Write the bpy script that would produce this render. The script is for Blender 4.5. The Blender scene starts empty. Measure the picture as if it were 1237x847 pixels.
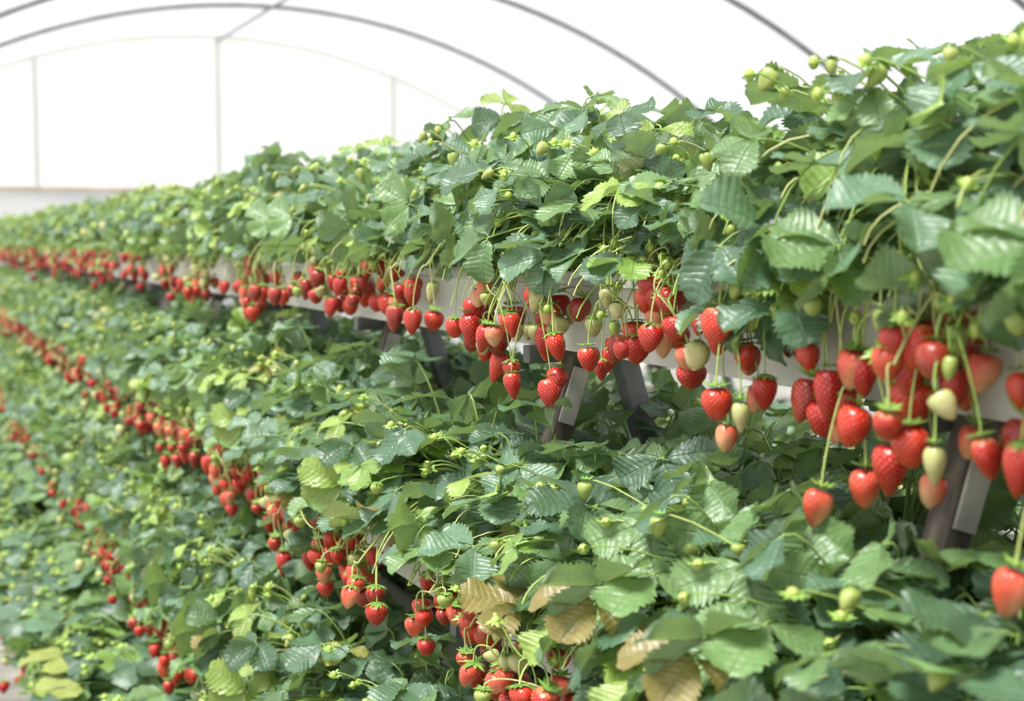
import bpy, math, random
import numpy as np
from mathutils import Vector, Matrix

rng = np.random.default_rng(11)
random.seed(5)
scene = bpy.context.scene
EYE = 1.55
PI = math.pi

# ------------------------------------------------------------------ materials
def new_mat(name):
    m = bpy.data.materials.new(name); m.use_nodes = True
    nt = m.node_tree; nt.nodes.clear()
    out = nt.nodes.new('ShaderNodeOutputMaterial')
    return m, nt, out

def N(nt, t, **kw):
    n = nt.nodes.new(t)
    for k, v in kw.items(): setattr(n, k, v)
    return n

def math_n(nt, op, a, b=None, c=None):
    n = nt.nodes.new('ShaderNodeMath'); n.operation = op
    for i, v in enumerate((a, b, c)):
        if v is None: continue
        if isinstance(v, (int, float)): n.inputs[i].default_value = v
        else: nt.links.new(v, n.inputs[i])
    return n.outputs[0]

def mixc(nt, fac, a, b, mode='MIX'):
    n = nt.nodes.new('ShaderNodeMix'); n.data_type = 'RGBA'; n.blend_type = mode
    for i, v in ((0, fac), (6, a), (7, b)):
        if isinstance(v, (int, float)): n.inputs[i].default_value = v
        elif isinstance(v, tuple): n.inputs[i].default_value = (*v, 1) if len(v) == 3 else v
        else: nt.links.new(v, n.inputs[i])
    return n.outputs[2]

NT = 8
def leaf_material():
    m, nt, out = new_mat('strawberry_leaf')
    col = N(nt, 'ShaderNodeAttribute', attribute_name='col')
    uv = N(nt, 'ShaderNodeAttribute', attribute_name='luv')
    sep = N(nt, 'ShaderNodeSeparateXYZ'); nt.links.new(uv.outputs['Vector'], sep.inputs[0])
    u, v = sep.outputs[0], sep.outputs[1]
    t = math_n(nt, 'MULTIPLY', u, float(NT))
    t = math_n(nt, 'ADD', t, 0.7)
    fr = math_n(nt, 'FRACT', t)
    d = math_n(nt, 'ABSOLUTE', math_n(nt, 'SUBTRACT', fr, 0.5))      # .5 at borders, 0 on the vein
    lat = math_n(nt, 'SUBTRACT', 1.0, math_n(nt, 'MINIMUM', math_n(nt, 'MULTIPLY', d, 11.0), 1.0))
    mid = math_n(nt, 'SUBTRACT', 1.0, math_n(nt, 'MINIMUM', math_n(nt, 'MULTIPLY', v, 18.0), 1.0))
    vein = math_n(nt, 'MAXIMUM', math_n(nt, 'MULTIPLY', lat, 0.6), mid)
    noise = N(nt, 'ShaderNodeTexNoise'); noise.inputs['Scale'].default_value = 110
    noise.inputs['Detail'].default_value = 3
    tc = N(nt, 'ShaderNodeTexCoord'); nt.links.new(tc.outputs['Object'], noise.inputs['Vector'])
    n2 = math_n(nt, 'MULTIPLY_ADD', noise.outputs[0], 0.6, 0.70)
    base = mixc(nt, 1.0, col.outputs['Color'], n2, 'MULTIPLY')
    light = mixc(nt, 0.5, base, (0.32, 0.46, 0.20))
    base2 = mixc(nt, math_n(nt, 'MULTIPLY', vein, 0.40), base, light)
    geo = N(nt, 'ShaderNodeNewGeometry')
    under = mixc(nt, 0.45, base2, (0.36, 0.46, 0.31))
    fin = mixc(nt, geo.outputs['Backfacing'], base2, under)
    h = math_n(nt, 'ADD', math_n(nt, 'MULTIPLY', math_n(nt,'SMOOTH_MIN',d,0.25,0.2), 1.1), math_n(nt, 'MULTIPLY', noise.outputs[0], 1.3))
    h = math_n(nt, 'SUBTRACT', h, math_n(nt, 'MULTIPLY', mid, 0.6))
    bump = N(nt, 'ShaderNodeBump'); bump.inputs['Strength'].default_value = 0.85
    bump.inputs['Distance'].default_value = 0.0016
    nt.links.new(h, bump.inputs['Height'])
    p = N(nt, 'ShaderNodeBsdfPrincipled')
    nt.links.new(fin, p.inputs['Base Color']); p.inputs['Roughness'].default_value = 0.42
    p.inputs['Specular IOR Level'].default_value = 0.80
    nt.links.new(bump.outputs[0], p.inputs['Normal'])
    tr = N(nt, 'ShaderNodeBsdfTranslucent')
    tcol = mixc(nt, 0.45, fin, (0.42, 0.66, 0.05))
    nt.links.new(tcol, tr.inputs['Color'])
    mx = N(nt, 'ShaderNodeMixShader'); mx.inputs[0].default_value = 0.25
    nt.links.new(p.outputs[0], mx.inputs[1]); nt.links.new(tr.outputs[0], mx.inputs[2])
    nt.links.new(mx.outputs[0], out.inputs[0])
    return m

def attr_material(name, rough, spec=0.5, sss=0.0, coat=0.0):
    m, nt, out = new_mat(name)
    col = N(nt, 'ShaderNodeAttribute', attribute_name='col')
    p = N(nt, 'ShaderNodeBsdfPrincipled')
    noise = N(nt, 'ShaderNodeTexNoise'); noise.inputs['Scale'].default_value = 120
    tc = N(nt, 'ShaderNodeTexCoord'); nt.links.new(tc.outputs['Object'], noise.inputs['Vector'])
    n2 = math_n(nt, 'MULTIPLY_ADD', noise.outputs[0], 0.5, 0.75)
    nt.links.new(mixc(nt, 1.0, col.outputs['Color'], n2, 'MULTIPLY'), p.inputs['Base Color'])
    p.inputs['Roughness'].default_value = rough
    p.inputs['Specular IOR Level'].default_value = spec
    p.inputs['Coat Weight'].default_value = coat
    p.inputs['Coat Roughness'].default_value = 0.2
    nt.links.new(p.outputs[0], out.inputs[0])
    return m

def noise_material(name, c1, c2, scale, rough=0.6, metal=0.0, bump=0.2, bdist=0.003, stretch=(1,1,1)):
    m, nt, out = new_mat(name)
    tc = N(nt, 'ShaderNodeTexCoord'); mp = N(nt, 'ShaderNodeMapping')
    mp.inputs['Scale'].default_value = stretch
    nt.links.new(tc.outputs['Object'], mp.inputs[0])
    noise = N(nt, 'ShaderNodeTexNoise'); noise.inputs['Scale'].default_value = scale
    noise.inputs['Detail'].default_value = 6
    nt.links.new(mp.outputs[0], noise.inputs['Vector'])
    cr = N(nt, 'ShaderNodeValToRGB'); cr.color_ramp.elements[0].position = .35; cr.color_ramp.elements[1].position = .68
    cr.color_ramp.elements[0].color = (*c1, 1); cr.color_ramp.elements[1].color = (*c2, 1)
    nt.links.new(noise.outputs[0], cr.inputs[0])
    p = N(nt, 'ShaderNodeBsdfPrincipled'); nt.links.new(cr.outputs[0], p.inputs['Base Color'])
    p.inputs['Roughness'].default_value = rough; p.inputs['Metallic'].default_value = metal
    b = N(nt, 'ShaderNodeBump'); b.inputs['Strength'].default_value = bump; b.inputs['Distance'].default_value = bdist
    nt.links.new(noise.outputs[0], b.inputs['Height']); nt.links.new(b.outputs[0], p.inputs['Normal'])
    nt.links.new(p.outputs[0], out.inputs[0])
    return m

def film_material(name, transp, tint):
    m, nt, out = new_mat(name)
    tp = N(nt, 'ShaderNodeBsdfTransparent')
    tr = N(nt, 'ShaderNodeBsdfTranslucent'); df = N(nt, 'ShaderNodeBsdfDiffuse')
    tc = N(nt, 'ShaderNodeTexCoord'); noise = N(nt, 'ShaderNodeTexNoise'); noise.inputs['Scale'].default_value = 0.7
    nt.links.new(tc.outputs['Object'], noise.inputs['Vector'])
    c = mixc(nt, noise.outputs[0], tint, tuple(min(1, x*1.06) for x in tint))
    nt.links.new(c, tr.inputs[0]); nt.links.new(c, df.inputs[0])
    a = N(nt, 'ShaderNodeMixShader'); a.inputs[0].default_value = 0.35
    nt.links.new(tr.outputs[0], a.inputs[1]); nt.links.new(df.outputs[0], a.inputs[2])
    b = N(nt, 'ShaderNodeMixShader'); b.inputs[0].default_value = transp
    nt.links.new(a.outputs[0], b.inputs[1]); nt.links.new(tp.outputs[0], b.inputs[2])
    nt.links.new(b.outputs[0], out.inputs[0])
    return m

M_LEAF = leaf_material()
M_STEM = attr_material('green_stem', 0.5)
M_BERRY = attr_material('strawberry_fruit', 0.34, 0.5, coat=0.15)
M_PETAL = attr_material('white_petal', 0.6)
PLANT_MATS = [M_LEAF, M_STEM, M_BERRY, M_PETAL]
M_GUT = noise_material('cream_plastic', (0.52, 0.52, 0.49), (0.70, 0.69, 0.66), 7, 0.5, bump=0.08, stretch=(1, .3, 3))
M_SUB = noise_material('coir_substrate', (0.03, 0.02, 0.012), (0.10, 0.07, 0.045), 60, 0.95, bump=0.8)
M_WOOD = noise_material('weathered_wood', (0.06, 0.047, 0.04), (0.17, 0.145, 0.12), 14, 0.75, bump=0.4, stretch=(6, 6, .8))
M_STEEL = noise_material('galvanised_steel', (0.12, 0.13, 0.13), (0.22, 0.23, 0.24), 25, 0.5, 0.4, 0.1)
M_PLATE = noise_material('pale_bracket', (0.42, 0.40, 0.37), (0.62, 0.60, 0.56), 30, 0.5, 0.2, 0.1)
M_PIPE = noise_material('grey_arch_pipe', (0.17, 0.18, 0.19), (0.25, 0.26, 0.27), 8, 0.6, 0.2, 0.1)
M_SOIL = noise_material('greenhouse_ground', (0.14, 0.13, 0.11), (0.34, 0.33, 0.30), 5, 0.95, bump=0.6, bdist=0.01)
M_OUT = noise_material('outside_soil', (0.40, 0.36, 0.28), (0.55, 0.50, 0.42), 0.6, 0.95, bump=0.3)
M_FILM = film_material('polythene_film', 0.80, (0.70, 0.72, 0.74))
M_ENDF = film_material('end_wall_film', 0.45, (0.92, 0.95, 0.98))
M_SKIRT = noise_material('pale_skirt_sheet', (0.72, 0.75, 0.80), (0.88, 0.87, 0.86), 1.5, 0.8, bump=0.1)
M_RAIL = noise_material('beige_rail', (0.50, 0.42, 0.34), (0.62, 0.55, 0.46), 3, 0.8, bump=0.1)
M_BLACK = noise_material('black_drip_hose', (0.015, 0.015, 0.016), (0.03, 0.03, 0.03), 20, 0.5)

# ------------------------------------------------------------------ mesh accumulator
class Acc:
    def __init__(s):
        s.V=[];s.C=[];s.U=[];s.F4=[];s.M4=[];s.F3=[];s.M3=[];s.n=0
    def add(s, v, col, uv=None, q=None, t=None, mat=0):
        k=len(v); s.V.append(v)
        c=np.empty((k,4)); c[:,3]=1; c[:,:3]=col; s.C.append(c)
        s.U.append(np.zeros((k,3)) if uv is None else uv)
        if q is not None: s.F4.append(q+s.n); s.M4.append(np.full(len(q),mat))
        if t is not None: s.F3.append(t+s.n); s.M3.append(np.full(len(t),mat))
        s.n+=k
    def mesh(s, name, mats):
        V=np.concatenate(s.V).astype(np.float32)
        F4=np.concatenate(s.F4) if s.F4 else np.zeros((0,4),int)
        F3=np.concatenate(s.F3) if s.F3 else np.zeros((0,3),int)
        M=np.concatenate(s.M4+s.M3)
        me=bpy.data.meshes.new(name)
        me.vertices.add(len(V)); me.vertices.foreach_set('co',V.ravel())
        loops=np.concatenate([F4.ravel(),F3.ravel()]).astype(np.int32)
        me.loops.add(len(loops)); me.loops.foreach_set('vertex_index',loops)
        st=np.concatenate([np.arange(len(F4))*4, len(F4)*4+np.arange(len(F3))*3]).astype(np.int32)
        me.polygons.add(len(st)); me.polygons.foreach_set('loop_start',st)
        me.polygons.foreach_set('material_index',M.astype(np.int32))
        me.polygons.foreach_set('use_smooth',np.ones(len(st),bool))
        a=me.attributes.new('col','FLOAT_COLOR','POINT'); a.data.foreach_set('color',np.concatenate(s.C).astype(np.float32).ravel())
        a=me.attributes.new('luv','FLOAT_VECTOR','POINT'); a.data.foreach_set('vector',np.concatenate(s.U).astype(np.float32).ravel())
        for m in mats: me.materials.append(m)
        me.update(calc_edges=True)
        return me

def grid_faces(nu, nv, wrap=False):
    i=np.arange(nu-1)[:,None]; j=np.arange(nv if wrap else nv-1)[None,:]
    j2=(j+1)%nv
    a=i*nv+j; b=i*nv+j2; c=(i+1)*nv+j2; d=(i+1)*nv+j
    return np.stack([a,b,c,d],-1).reshape(-1,4)

def nrm(v): return v/(np.linalg.norm(v)+1e-9)
def frame(fwd, up):
    f=nrm(fwd); u=up-f*np.dot(up,f); u=nrm(u); r=np.cross(f,u)
    return np.stack([r,f,u],0)      # rows: x,y,z axes ; world = local @ rows

LOW=False
# leaflet: y forward, x across, z normal
PH=np.array([0,.40,.80])
US_H=np.concatenate([(k+PH)/NT for k in range(NT)]+[[1.0]])
VS_H=np.array([-1,-.72,-.34,0,.34,.72,1])
US_L=np.linspace(0,1,8); VS_L=np.array([-1,-.4,.4,1.])
LQ_H=grid_faces(len(US_H),len(VS_H)); LQ_L=grid_faces(8,4)
def leaflet(acc, org, R, L, W, fold, droop, col, mat=0):
    US,VS,LQ=(US_L,VS_L,LQ_L) if LOW else (US_H,VS_H,LQ_H)
    u=US[:,None]; v=VS[None,:]
    w=(u**0.60)*((1-u)**0.46)*1.90
    p=(np.tile([0,.9],4) if LOW else np.concatenate([np.tile(PH/.8,NT),[0]]))[:,None]
    tooth=(p-.45)*0.22
    ed=np.abs(v)**4
    x=v*W*.5*w*(1+tooth*ed)
    y=L*(u+ .25*np.abs(v)*np.sin(PI*np.clip(u,0,1))*(1-u*.6) + ed*p*0.035)
    ax=np.abs(x)
    ph=rng.uniform(0,6.28); ph2=rng.uniform(0,6.28)
    z=fold*ax - droop*L*u**2 + 0.07*L*np.sin(u*5+ph)*v*v + .045*L*np.sin(u*9+ph2+v*2)*np.abs(v)
    if not LOW: z=z-0.006*L*np.cos(2*PI*(u*NT+.2))*np.abs(v)*(1.2-np.abs(v))
    z=z- .5*fold*ax*ax/W
    P=np.stack([x,y+0*v,z+0*v],-1).reshape(-1,3)
    uv=np.stack([u+0*v,np.abs(v)+0*u,0*u+0*v],-1).reshape(-1,3)
    acc.add(org+P@R,col,uv,q=LQ,mat=mat)

def tube(acc, pts, r0, r1, col, k=5, mat=1, full=False):
    pts=np.asarray(pts)
    if LOW and not full:
        k=3; pts=pts[::2] if len(pts)%2 else np.concatenate([pts[::2],pts[-1:]])
    n=len(pts)
    tg=np.gradient(pts,axis=0); tg/=np.linalg.norm(tg,axis=1)[:,None]+1e-9
    ref=np.array([.31,.9,.2]); a=np.cross(tg,ref); a/=np.linalg.norm(a,axis=1)[:,None]+1e-9
    b=np.cross(tg,a); an=np.arange(k)/k*2*PI
    r=np.linspace(r0,r1,n)[:,None,None]
    P=pts[:,None,:]+r*(np.cos(an)[None,:,None]*a[:,None,:]+np.sin(an)[None,:,None]*b[:,None,:])
    acc.add(P.reshape(-1,3),col,q=grid_faces(n,k,True),mat=mat)

def bez(p0,p1,p2,p3,n=9):
    t=np.linspace(0,1,n)[:,None]
    return (1-t)**3*p0+3*(1-t)**2*t*p1+3*(1-t)*t*t*p2+t**3*p3

A3=lambda *a: np.array(a,float)

LEAFCOLS=[(0.104,0.195,0.078),(0.096,0.188,0.106),(0.130,0.236,0.086),(0.152,0.268,0.094),(0.055,0.116,0.060),(0.070,0.145,0.086),(0.120,0.218,0.128),(0.27,0.38,0.080),(0.20,0.33,0.070)]
OLD=[(.36,.33,.08),(.32,.33,.07),(.28,.22,.07),(.30,.34,.08)]
def trifoliate(acc, pos, nor, head, size, col):
    R=frame(head,nor)
    fold=rng.uniform(.10,.60); droop=rng.uniform(-.05,.34)
    for ang,s in ((0,1.0),(rng.uniform(62,88),.93),(-rng.uniform(62,88),.93)):
        a=math.radians(ang+rng.uniform(-8,8))
        f=R[1]*math.cos(a)+R[0]*math.sin(a)
        n=R[2]+rng.normal(0,.18,3)+ (f*.12)
        RR=frame(f-R[2]*rng.uniform(0,.25),n)
        L=size*s*rng.uniform(.92,1.08)
        st=pos+f*L*.05
        leaflet(acc,st,RR,L,L*rng.uniform(.82,.98),fold,droop,np.array(col)*rng.uniform(.82,1.15))
        if not LOW: tube(acc,np.array([pos,pos+f*L*.03,st+f*.004]),.0013,.0010,(0.20,0.30,0.08),4)

# ---- berries
def berry_template(L,Rr,seed,taper,Nn=165,nu=30,nv=44):
    sq=.10*math.sin(seed*1.7)
    def surf(a,ph):
        k=(1-np.cos(a))/2
        rad=Rr*np.sin(a)**.84*(1.12-taper*k)*(1+(.05+sq)*np.sin(2*ph+seed)+.035*np.sin(3*ph+seed*2)*k)
        z=-L*(k**.93)
        dip=.09*L*np.exp(-(np.sin(a)/.45)**2)*(a<1.2)
        return np.stack([rad*np.cos(ph),rad*np.sin(ph),z-dip+.05*L],-1)
    i=np.arange(Nn)+.5
    k=i/Nn; k=.06+.93*k
    a_s=np.arccos(1-2*k); ph_s=(i*2.399963)%(2*PI)
    S=surf(a_s,ph_s)
    a=np.linspace(0.001,PI-.001,nu)[:,None]; ph=np.linspace(0,2*PI,nv,endpoint=False)[None,:]
    P=surf(a+0*ph,ph+0*a).reshape(-1,3)
    cen=np.array([0,0,-L*.42])
    nn=P-cen; nn/=np.linalg.norm(nn,axis=1)[:,None]
    d=np.sqrt(((P[:,None,:]-S[None])**2).sum(-1)).min(1)
    if nu>16:
        disp=.0015*(1-np.exp(-(d/.0018)**2))-.0010
        P=P+nn*disp[:,None]
    sn=S-cen; sn/=np.linalg.norm(sn,axis=1)[:,None]
    dn=np.array([0,0,-1.])-sn*sn[:,2:3]*-1; dn/=np.linalg.norm(dn,axis=1)[:,None]+1e-9
    sd=np.cross(sn,dn)
    B=S-sn*.0008
    l=.00125; w=.00075
    vs=np.stack([B+dn*l,B+sd*w,B-dn*l,B-sd*w,B+sn*.0009],1).reshape(-1,3)
    base=np.arange(Nn)[:,None]*5
    tri=np.concatenate([base+np.array([[0,1,4]]),base+np.array([[1,2,4]]),base+np.array([[2,3,4]]),base+np.array([[3,0,4]])])
    k=((1-np.cos(a))/2+0*ph).reshape(-1)
    return dict(P=P,k=k,q=grid_faces(nu,nv,True),S=vs,T=tri,L=L,R=Rr,ph=(ph+0*a).reshape(-1))

BSH=[(.041,.0165,1,.68),(.037,.0172,2,.58),(.045,.0163,3,.78),(.034,.0168,4,.50),(.040,.0158,5,.66),(.033,.0155,6,.50)]
BT_H=[berry_template(*b) for b in BSH]
BT_L=[berry_template(*b,Nn=20,nu=9,nv=10) for b in BSH]

RIPE=[((.46,.010,.014),(.34,.006,.012)),((.56,.028,.016),(.46,.014,.014)),((.30,.006,.012),(.20,.004,.010)),((.44,.012,.016),(.36,.008,.014))]
def berry(acc, top, axis, kind, scale=1.0):
    BT=BT_L if LOW else BT_H
    T=BT[rng.integers(len(BT))]
    spin=rng.uniform(0,6.28)
    Rm=frame(A3(math.cos(spin),math.sin(spin),.01),-axis)
    k=T['k'][:,None]
    if kind=='ripe':
        c1,c2=RIPE[rng.integers(4)]
        col=np.array(c1)*(1-k)+np.array(c2)*k
        if rng.random()<.3:
            w=np.clip(1-k/.16,0,1); col=col*(1-w)+np.array((.72,.30,.14))*w
        sc=(.66,.32,.08)
    elif kind=='turning':
        side=.5+.5*np.sin(T['ph']+rng.uniform(0,6.28))[:,None]
        w=np.clip(side*.8-.20+ (k-.45)*.9,0,1)
        col=np.array((.60,.065,.040))*(1-w)+np.array((.62,.40,.22))*w
        sc=(.50,.28,.06)
    elif kind=='pale':
        col=np.array((.40,.45,.16))*(1-k)+np.array((.54,.46,.24))*k; sc=(.26,.12,.04)
    else:
        col=np.array((.28,.38,.08))*(1-k)+np.array((.36,.42,.12))*k; sc=(.18,.16,.03)
    P=(T['P']*scale)@Rm+top
    acc.add(P,col,q=T['q'][:,::-1],mat=2)
    if not LOW: acc.add((T['S']*scale)@Rm+top,sc,t=T['T'],mat=2)
    calyx(acc,top+Rm[2]*.0015*scale,Rm,.0175*scale**.7 if kind in('ripe','turning') else .0140*scale**.5, rng.uniform(-.25,.6))

SV=np.array([-1,0,1.])
SQ=grid_faces(5,3)
SQL=grid_faces(3,2)
def calyx(acc,pos,Rm,ln,lift,n=10,col=None):
    if LOW: su=np.linspace(0,1,3)[:,None]; wp=np.array([.8,.9,.1])[:,None]; sv=np.array([-1,1.]); sq=SQL; n=7
    else: su=np.linspace(0,1,5)[:,None]; wp=np.array([.6,1,.85,.5,.02])[:,None]; sv=SV; sq=SQ
    for i in range(n):
        a=i/n*2*PI+rng.uniform(-.15,.15); l=ln*rng.uniform(.8,1.15)*(1 if i%2 else .85)
        w=l*.20*wp
        out=l*su*math.cos(lift*.7); 
        z=l*(lift*su**1.6 - .18*su)+.0012
        x=w*sv[None,:]+0*su
        P=np.stack([out+0*x,x,z+.15*np.abs(x)],-1).reshape(-1,3)
        ca,sa=math.cos(a),math.sin(a)
        Q=np.stack([P[:,0]*ca-P[:,1]*sa,P[:,0]*sa+P[:,1]*ca,P[:,2]],-1)
        c=col if col is not None else np.array((.20,.36,.07))*rng.uniform(.8,1.2)
        acc.add(Q@Rm+pos,c,q=sq,mat=1)

def small_sphere(acc,pos,r,col,mat,sq=1.0,nu=7,nv=8):
    a=np.linspace(.01,PI-.01,nu)[:,None]; p=np.linspace(0,2*PI,nv,endpoint=False)[None,:]
    P=np.stack([np.sin(a)*np.cos(p),np.sin(a)*np.sin(p),np.cos(a)*sq+0*p],-1).reshape(-1,3)*r
    acc.add(P+pos,col,q=grid_faces(nu,nv,True)[:,::-1],mat=mat)

def bud(acc,pos,axis):
    Rm=frame(A3(.9,.2,.1),axis)
    small_sphere(acc,pos,.0055,(.36,.46,.10),2,1.2,6,6)
    calyx(acc,pos-Rm[2]*.002,Rm,.013,rng.uniform(.1,.7),n=9,col=np.array((.30,.48,.10)))

def flower(acc,pos,axis):
    Rm=frame(A3(.3,.8,.1),axis)
    u=np.linspace(0,1,6)[:,None]; v=np.linspace(-1,1,5)[None,:]
    for i in range(5):
        a=i/5*2*PI
        x=.003+.010*u+0*v; y=.0065*np.sqrt(np.clip(1-(2*u-1.1)**2/1.25,0,1))*v
        z=.003*u*u+.0012*v*v
        c,s=math.cos(a),math.sin(a)
        P=np.stack([x*c-y*s,x*s+y*c,z+.0004*i],-1).reshape(-1,3)
        acc.add(P@Rm+pos,(.86,.86,.80),q=grid_faces(6,5),mat=3)
    small_sphere(acc,pos+Rm[2]*.002,.0045,(.72,.55,.08),3,.8)
    calyx(acc,pos-Rm[2]*.001,Rm,.012,0.0,n=10)

STEMC=[(.30,.40,.10),(.38,.46,.14),(.26,.39,.09),(.44,.46,.18)]
def stemcol(): return np.array(STEMC[rng.integers(4)])*rng.uniform(.9,1.15)

KINDS=['ripe','turning','pale','green','tiny']
def truss(acc, y0, y1, nb, mix, xf=-.17, zb=-.05, long=0.0):
    c=stemcol()
    crown=A3(rng.uniform(-.03,.03),y0,.01)
    zl=rng.uniform(.02,.07)
    B=A3(xf+rng.uniform(-.02,.02),y1,zb+rng.uniform(-.02,.03))
    pts=bez(crown,crown+A3(-.05,(y1-y0)*.2,zl*1.5),A3(-.13-.03*long,y0+(y1-y0)*.75,zl*.9+.05*long),B,16)
    tube(acc,pts,.0019,.0015,c)
    for i in range(nb):
        s=pts[rng.integers(12,16)] if i else B
        kind=KINDS[rng.choice(5,p=mix)]
        sc={'ripe':rng.uniform(.72,1.08),'turning':rng.uniform(.72,1.02),'pale':rng.uniform(.60,.88),'green':rng.uniform(.42,.68),'tiny':.33}[kind]
        drop={'ripe':rng.uniform(.02,.085),'turning':rng.uniform(.02,.075),'pale':rng.uniform(.00,.05),'green':rng.uniform(-.03,.03),'tiny':rng.uniform(-.05,.01)}[kind]*(1+.5*long)
        E=A3(np.clip(s[0]+rng.normal(0,.018),-.235,-.122),s[1]+rng.normal(0,.031),s[2]-drop)
        ax=nrm(A3(rng.normal(-.08,.2),rng.normal(0,.22),-1))
        tube(acc,bez(s,s+A3(-.012,(E[1]-s[1])*.6,.006),E+A3(0,0,.022)-ax*.004,E+(-ax)*.001,9),.0011,.0010,c*1.05,4)
        if kind=='tiny': bud(acc,E,nrm(A3(-.5,rng.normal(0,.4),-.3)))
        else: berry(acc,E,ax,kind,sc)

def make_plant(i, fruit, nleaf=44, tall=1.0, mix=(.56,.12,.13,.12,.07), drape=0.0, nb=(3,6), fl=0, zlow=0.0, long=0.0, nstem=7, old=.012):
    acc=Acc()
    for j in range(nleaf):
        phi=rng.uniform(0,2*PI)
        if drape and rng.random()<.35: phi=PI+rng.uniform(-.9,.9)
        front=-math.cos(phi)
        thmax=1.20+(.27+drape)*max(front,0)
        th=thmax*math.sqrt(rng.uniform(.0,1.0))
        rr=rng.uniform(.66,1.0) if j>11 else rng.uniform(.3,.6)
        if j<=11: th=rng.uniform(.5,1.45)
        d=A3(math.sin(th)*math.cos(phi),math.sin(th)*math.sin(phi),math.cos(th))
        rx=(.180+.03*drape) if d[0]<0 else .15
        P=A3(d[0]*rx,d[1]*.15,.020+d[2]*(.21*tall if d[2]>0 else .13))*rr
        if rng.random()<.10 and j>11: P[2]+=.03
        nor=nrm(d*rng.uniform(.4,1.0)+A3(-.12,0,.70)+rng.normal(0,.34,3))
        hd=A3(d[0],d[1],-.2)+rng.normal(0,.45,3)
        size=rng.uniform(.040,.066)
        r=rng.random()
        col=np.array(LEAFCOLS[rng.integers(7)] if r<.86 else LEAFCOLS[7+rng.integers(2)])
        if rng.random()<old: col=np.array(OLD[rng.integers(4)])
        crown=A3(rng.uniform(-.02,.02),rng.uniform(-.03,.03),0)
        tube(acc,bez(crown,crown+A3(d[0]*.03,d[1]*.03,.09*rr+.02),P-nrm(hd)*.03,P,9),.0018,.0013,np.array((.24,.36,.09))*rng.uniform(.8,1.2))
        trifoliate(acc,P,nor,hd,size,col)
    yc=rng.uniform(-.02,.02)
    for j in range(fruit):
        y0=rng.uniform(-.04,.04); y1=yc+rng.normal(0,.042+.03*long)
        truss(acc,y0,y1,rng.integers(*nb),mix,xf=-.162-.02*drape,zb=rng.uniform(-.045,.015)-zlow,long=long)
    for j in range(13):
        phi=rng.uniform(PI*.5,PI*1.5); rr=rng.uniform(.10,.19)
        P=A3(math.cos(phi)*rr,math.sin(phi)*rr*.9,rng.uniform(.0,.20))
        c0=A3(0,rng.uniform(-.03,.03),0.01)
        tube(acc,bez(c0,c0+A3(0,0,.08),P+A3(.02,0,.02),P,10),.0013,.001,stemcol(),4)
        ax=nrm(A3(-.5,rng.normal(0,.4),.5))
        if fl and j==0: flower(acc,P,ax)
        elif rng.random()<.35: berry(acc,P,nrm(A3(-.6,rng.normal(0,.3),-.6)),'green',rng.uniform(.35,.6))
        else: bud(acc,P,ax)
    for j in range(nstem):
        y=rng.uniform(-.12,.12)*(1+long*.5)
        c0=A3(-.02,y*.3,.03)
        E=A3(-.14-rng.uniform(0,.05),y,rng.uniform(-.06,.07))
        tube(acc,bez(c0,c0+A3(-.06,0,.07+.06*long),E+A3(.01,-y*.3*long,.05+.04*long),E,12),.0013,.001,stemcol(),4)
        if long and rng.random()<.7: bud(acc,E,nrm(A3(-.6,rng.normal(0,.4),-.1)))
    return acc.mesh('strawberry_plant_mesh_%d'%i,PLANT_MATS)

MIXES=[(.48,.12,.15,.13,.12),(.56,.12,.11,.10,.11),(.36,.14,.21,.17,.12)]
HEAVY=[make_plant(i,rng.integers(6,8),40,1.0,MIXES[i%3],0.10,(4,7),i==3) for i in range(6)]
LIGHT=[make_plant(20+i,1,46,1.05,MIXES[(i+1)%3],.15,(1,4)) for i in range(3)]
LEAFY=[make_plant(30+i,1,60,1.0,MIXES[2],.50,(2,5),i==1) for i in range(3)]
HDRAPE=[make_plant(36+i,5,50,1.0,MIXES[i%3],.32,(4,7),0,.02) for i in range(3)]
LONG=[make_plant(42+i,7,50,1.0,(.42,.14,.17,.15,.12),.20,(4,7),i==1,.025,1.0,16) for i in range(3)]
LOW=True
HEAVY_L=[make_plant(50+i,4,40,.92,MIXES[i%3],0.05,(4,7),old=.08) for i in range(6)]
LIGHT_L=[make_plant(60+i,1,40,.97,MIXES[(i+1)%3],.10,(1,4),old=.07) for i in range(3)]
LEAFY_L=[make_plant(70+i,1,48,.95,MIXES[2],.40,(1,4)) for i in range(3)]
HDRAPE_L=[make_plant(80+i,4,46,.95,MIXES[i%3],.28,(3,6),0,.02,old=.02) for i in range(3)]
LOW=False
SETS={True:(HEAVY,LIGHT,LEAFY,HDRAPE,LONG),False:(HEAVY_L,LIGHT_L,LEAFY_L,HDRAPE_L,HEAVY_L)}

# ------------------------------------------------------------------ helpers for objects
def link(o): scene.collection.objects.link(o); return o
def empty(name, loc=(0,0,0)):
    e=bpy.data.objects.new(name,None); e.location=loc; e.empty_display_size=.1; return link(e)
def mesh_obj(name, V, F, mats, parent=None, smooth=False):
    me=bpy.data.meshes.new(name+'_mesh'); me.from_pydata([tuple(map(float,v)) for v in V],[],[tuple(int(i) for i in f) for f in F])
    for m in (mats if isinstance(mats,list) else [mats]): me.materials.append(m)
    if smooth:
        for p in me.polygons: p.use_smooth=True
    o=bpy.data.objects.new(name,me); link(o)
    if parent: o.parent=parent
    return o

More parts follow.
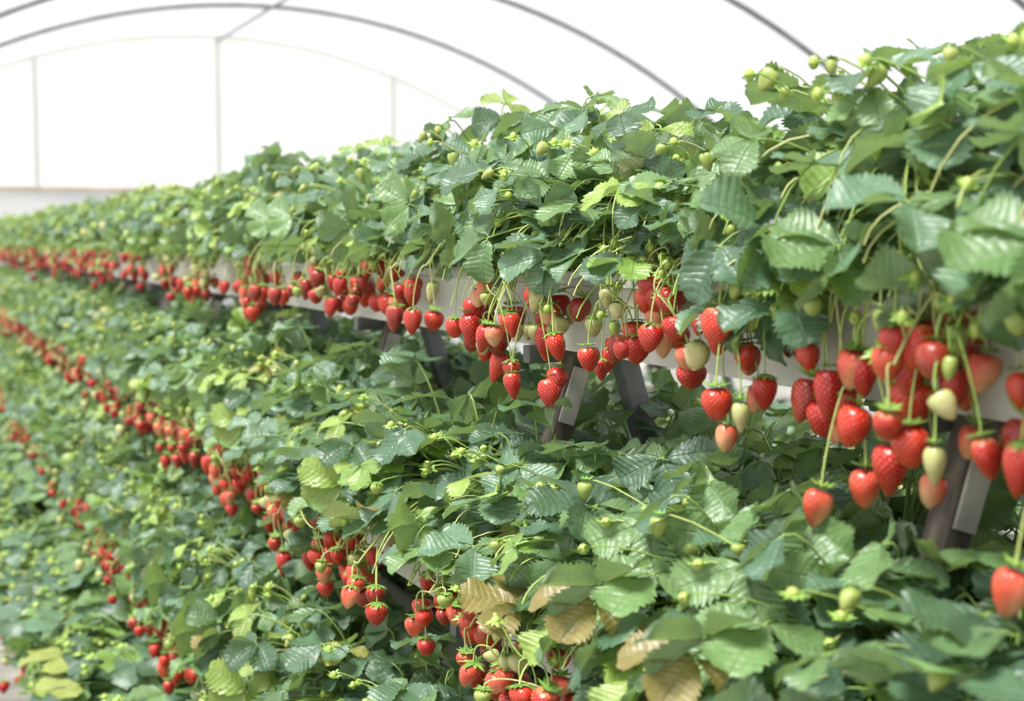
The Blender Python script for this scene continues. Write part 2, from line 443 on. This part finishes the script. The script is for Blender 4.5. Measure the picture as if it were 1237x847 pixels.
Y0,Y1=-1.2,13.6
DX,DH=.11,.37
def profile_extrude(name, prof, y0, y1, step, mat, parent, closed=True):
    ys=np.linspace(y0,y1,max(2,int(round((y1-y0)/step))+1)); n=len(prof)
    V=[];F=[]
    for i,y in enumerate(ys):
        for (x,z) in prof: V.append((x,y,z))
    for i in range(len(ys)-1):
        for j in range(n if closed else n-1):
            a=i*n+j;b=i*n+(j+1)%n
            F.append((a,b,b+n,a+n))
    if closed:
        F.append(tuple(range(n))[::-1]); F.append(tuple(range((len(ys)-1)*n,len(ys)*n)))
    return mesh_obj(name,V,F,mat,parent)

def gutter(cx, ztop):
    e=empty('planter_gutter',(cx,0,ztop))
    w,h,t=.10,.105,.006
    prof=[(-w-.008,0),(-w-.008,-.016),(-w,-.019),(-w+.004,-.045),(-w+.014,-h),(w-.014,-h),(w-.004,-.045),(w,-.019),(w+.008,-.016),(w+.008,0),
          (w-t,0),(w-t-.004,-.045),(w-.014-t,-h+t),(-w+.014+t,-h+t),(-w+t+.004,-.045),(-w+t,0)]
    y=Y0; i=0
    while y<Y1-.05:
        profile_extrude('trough_section_%d'%i,prof,y,min(y+1.98,Y1),2.0,M_GUT,e)
        y+=2.0; i+=1
    profile_extrude('coir_fill',[(-w+.012,-.05),(w-.012,-.05),(w-.012,-.012),(0,-.002),(-w+.012,-.012)],Y0,Y1,2,M_SUB,e)
    an=np.arange(8)/8*2*PI
    profile_extrude('drip_hose',[(.05+.008*math.cos(a),.006+.008*math.sin(a)) for a in an],Y0,Y1,2,M_BLACK,e)
    return e

# fruiting rhythm of the top row: plants bear in bunches with leafy plants between them
TOPPLAN=[(-.6,1),(-.42,4),(-.25,1),(-.08,4),(.1,1),(.28,4),(.44,1),(.58,4),(.73,4),(.88,3),(1.03,4),(1.14,2),(1.28,1),(1.42,0),(1.57,4),(1.70,1),
         (1.86,0),(2.0,1),(2.12,1),(2.26,0),(2.42,1),(2.60,0),(2.78,1),(2.95,1),(3.14,0),(3.32,1),(3.48,1),(3.66,0),(3.84,1)]
yy=4.0
while yy<13.4:
    TOPPLAN += [(yy,1),(yy+.17,1),(yy+.34,0)] if rng.random()<.55 else [(yy,1),(yy+.17,0),(yy+.34,0)]
    yy+=.51

def plant_row(cx, ztop, y0, y1, sp, probs, flip=False, near=4.0, leafy_to=-9, sc=1.0, hzf=lambda y:1.0, plan=None):
    e=empty('strawberry_plant_row',(cx,0,ztop))
    if plan is None:
        plan=[]; y=y0
        while y<y1: plan.append((y,None)); y+=sp
    for i,(y,k) in enumerate(plan):
        S=SETS[bool(y<near)]
        jit=.01
        if k is None:
            k=rng.choice(4,p=probs); jit=.03
            if y<leafy_to: k=2
        me=S[k][rng.integers(len(S[k]))]
        o=bpy.data.objects.new('strawberry_plant_%d'%i,me); link(o); o.parent=e
        s=rng.uniform(.93,1.07)*sc
        my=-1 if rng.random()<.5 else 1
        o.scale=(s,s*my,rng.uniform(.88,1.12)*hzf(y))
        o.location=(rng.uniform(-.01,.01),y+rng.uniform(-jit,jit),0)
        o.rotation_euler=(0,0,rng.uniform(-.2,.2)+(PI if flip else 0))
    return e

def hz_top(y):
    return float(np.interp(y,[.5,.8,.95,1.15,1.4,1.6,1.8,3],[1.12,1.04,1.0,.94,.88,.93,1.0,1.0]))
def rack(cx0, back=True, sp=.175, ys=-.6, ye=13.4, near=4.0, plan=None):
    PR={0:(.6,.4,0,0),1:(.25,.20,.05,.50),2:(.25,.30,.15,.30),3:(.08,.12,.65,.15)}
    tiers=[(cx0,0,False)]
    for k in (1,2,3):
        tiers.append((cx0-DX*k,k,False))
        if back: tiers.append((cx0+DX*k,k,True))
    for cx,k,fl in tiers:
        zt=EYE-.04-DH*k
        gutter(cx,zt)
        nr=near if not fl else -9
        if k==2: nr=min(nr,3.4)
        if k==3: nr=min(nr,1.5)
        if k==0: hz=hz_top
        elif k==1 and not fl: hz=lambda y: .96-.22*max(0,min(1,(2.4-y)/.7))
        else: hz=lambda y: 1.0
        plant_row(cx,zt,ys+rng.uniform(0,.1),ye,sp if not fl else sp*1.1,PR[k] if not fl else (0,.3,.7,0),fl,nr,1.3 if k==1 else -9,
                  1.5 if (k==3 and not fl) else 1.0, hz, plan if k==0 else None)

def box_between(p,q,wx,wy,name,mat,parent):
    p=np.array(p,float);q=np.array(q,float)
    R=frame(q-p,A3(0,1,0) if abs(nrm(q-p)[1])<.9 else A3(0,0,1))
    V=[];b=.12
    for end in (p,q):
        for sx,sz in ((-1,-1+b),(-1+b,-1),(1-b,-1),(1,-1+b),(1,1-b),(1-b,1),(-1+b,1),(-1,1-b)):
            V.append(end+R[0]*sx*wx/2+R[2]*sz*wy/2)
    F=[(j,(j+1)%8,8+(j+1)%8,8+j) for j in range(8)]+[tuple(range(8))[::-1],tuple(range(8,16))]
    return mesh_obj(name,V,F,mat,parent)

def a_frame(cx,y):
    e=empty('rack_a_frame',(cx,y,0))
    top=EYE-.04-.105
    for sgn,nm in ((-1,'front_leg'),(1,'back_leg')):
        p=(sgn*.03,0,top+.0); q=(sgn*(.03+DX/DH*top+.02),0,0.0)
        box_between(p,q,.030,.030,nm,M_WOOD if sgn<0 else M_STEEL,e)
    box_between((-.10,.03,top-.012),(.10,.03,top-.012),.024,.022,'top_cross_bar',M_STEEL,e)
    for k in (1,2,3):
        zt=top-DH*k-.0135
        box_between((-DX*k-.10,.03,zt),(DX*k+.10,.03,zt),.024,.022,'tier_bar_%d'%k,M_STEEL,e)
    box_between((-.038,-.0175,top-.03),(-.062,-.0175,top-.105),.024,.004,'bracket_plate',M_PLATE,e)
    return e

rack(.90,plan=TOPPLAN)
for k in range(17): a_frame(.90,-.61+.79*k+.0)
rack(3.1,False,.30,1.0,13.2,-9)
for k in range(7): a_frame(3.1,1.2+2*k)

# ------------------------------------------------------------------ tunnel
CX=3.05; RAD=5.6; APEX=EYE+2.06; CZ=APEX-RAD
hw=math.sqrt(RAD**2-(EYE-.15-CZ)**2)
amax=math.asin(hw/RAD)
def arc_pts(r,n=48):
    out=[]
    for i in range(n+1):
        a=-amax+2*amax*i/n
        out.append((CX+r*math.sin(a),CZ+r*math.cos(a)))
    L=[(out[0][0]-.12,0.0),(out[0][0]-.06,.7)]
    Rr=[(out[-1][0]+.06,.7),(out[-1][0]+.12,0.0)]
    return L+out+Rr
def arch(y,r=.024):
    pts=np.array([(x,y,z) for x,z in arc_pts(RAD-.03)])
    acc=Acc(); tube(acc,pts,r,r,(.2,.2,.2),8,0)
    o=bpy.data.objects.new('greenhouse_arch',acc.mesh('greenhouse_arch_mesh',[M_PIPE])); link(o); return o
YE=14.42
ay=[YE-2.05*k for k in range(0,9)]
for y in ay: arch(y, .022 if y<YE-.1 else .015)
prof=arc_pts(RAD)
def film(name,y0,y1,seg,mat):
    ys=np.linspace(y0,y1,seg); V=[(x,y,z) for y in ys for x,z in prof]; n=len(prof)
    F=[(i*n+j,i*n+j+1,(i+1)*n+j+1,(i+1)*n+j) for i in range(seg-1) for j in range(n-1)]
    return mesh_obj(name,V,F,mat,None,True)
film('ceiling',ay[-1],YE+.05,10,M_FILM)
e=empty('ridge_purlin',(CX,0,APEX-.07))
acc=Acc(); tube(acc,np.array([(0,y,0) for y in np.linspace(ay[-1],YE,12)]),.015,.015,(.2,.2,.2),8,0)
o=bpy.data.objects.new('pipe',acc.mesh('ridge_pipe_mesh',[M_PIPE])); link(o); o.parent=e
n=len(prof)
V=[(x,YE-.06,z) for x,z in prof]; F=[tuple(range(n))]
mesh_obj('wall_far',V,F,M_ENDF)
e=empty('end_wall_posts',(0,YE,0))
for i,px in enumerate((CX-3.55,CX-1.75,CX,CX+1.85,CX+3.7)):
    zt=CZ+math.sqrt((RAD-.05)**2-(px-CX)**2)
    acc=Acc(); tube(acc,np.array([(px,0,0),(px,0,zt*.5),(px,0,zt)]),.018,.018,(.2,.2,.2),8,0)
    o=bpy.data.objects.new('post_%d'%i,acc.mesh('end_post_mesh',[M_PIPE])); link(o); o.parent=e
zr=EYE+.49
xl=CX-math.sqrt(RAD**2-(zr-CZ)**2)+.05; xr=2*CX-xl
box_between((xl,-.09,zr),(xr,-.09,zr),.05,.05,'horizontal_rail',M_RAIL,e)
V=[(xl,YE-.10,0),(xr,YE-.10,0),(xr,YE-.10,zr-.03),(xl,YE-.10,zr-.03)]
mesh_obj('wall_far_skirt',V,[(0,1,2,3)],M_SKIRT)

mesh_obj('floor',[(-3,-4,0),(9.2,-4,0),(9.2,YE+1,0),(-3,YE+1,0)],[(0,1,2,3)],M_SOIL)
mesh_obj('outside_ground',[(-60,-60,-.03),(80,-60,-.03),(80,90,-.03),(-60,90,-.03)],[(0,1,2,3)],M_OUT)

# ------------------------------------------------------------------ light
w=bpy.data.worlds.new('overcast_sky'); scene.world=w; w.use_nodes=True
nt=w.node_tree; nt.nodes.clear()
wo=nt.nodes.new('ShaderNodeOutputWorld'); bg=nt.nodes.new('ShaderNodeBackground')
tc=nt.nodes.new('ShaderNodeTexCoord'); sp=nt.nodes.new('ShaderNodeSeparateXYZ'); nt.links.new(tc.outputs['Generated'],sp.inputs[0])
cr=nt.nodes.new('ShaderNodeValToRGB'); cr.color_ramp.elements[0].position=0.0; cr.color_ramp.elements[1].position=.6
cr.color_ramp.elements[0].color=(1,.99,.98,1); cr.color_ramp.elements[1].color=(.95,.97,1,1)
nt.links.new(sp.outputs[2],cr.inputs[0]); nt.links.new(cr.outputs[0],bg.inputs[0]); bg.inputs[1].default_value=1.12
nt.links.new(bg.outputs[0],wo.inputs[0])
sl=bpy.data.lights.new('sun','SUN'); sl.energy=8.0; sl.angle=math.radians(16); sl.color=(1,.98,.94)
so=bpy.data.objects.new('sun',sl); link(so); so.location=(-3,-2,8)
so.rotation_euler=Vector((.50,.12,-1.0)).to_track_quat('-Z','Y').to_euler()

# ------------------------------------------------------------------ camera
cam=bpy.data.cameras.new('camera'); cam.lens=50; cam.sensor_width=36
co=bpy.data.objects.new('camera',cam); link(co); co.location=(0,0,EYE)
co.rotation_euler=(math.radians(90-4.43),0,math.radians(-23.5))
cam.clip_start=.02; cam.clip_end=300
cam.dof.use_dof=True; cam.dof.focus_distance=1.72; cam.dof.aperture_fstop=5.0
scene.camera=co
scene.view_settings.view_transform='Standard'
scene.view_settings.look='None'
tot=sum(len(o.data.vertices) for o in scene.objects if o.type=='MESH')
print('instanced',tot, 'objs',len(scene.objects))
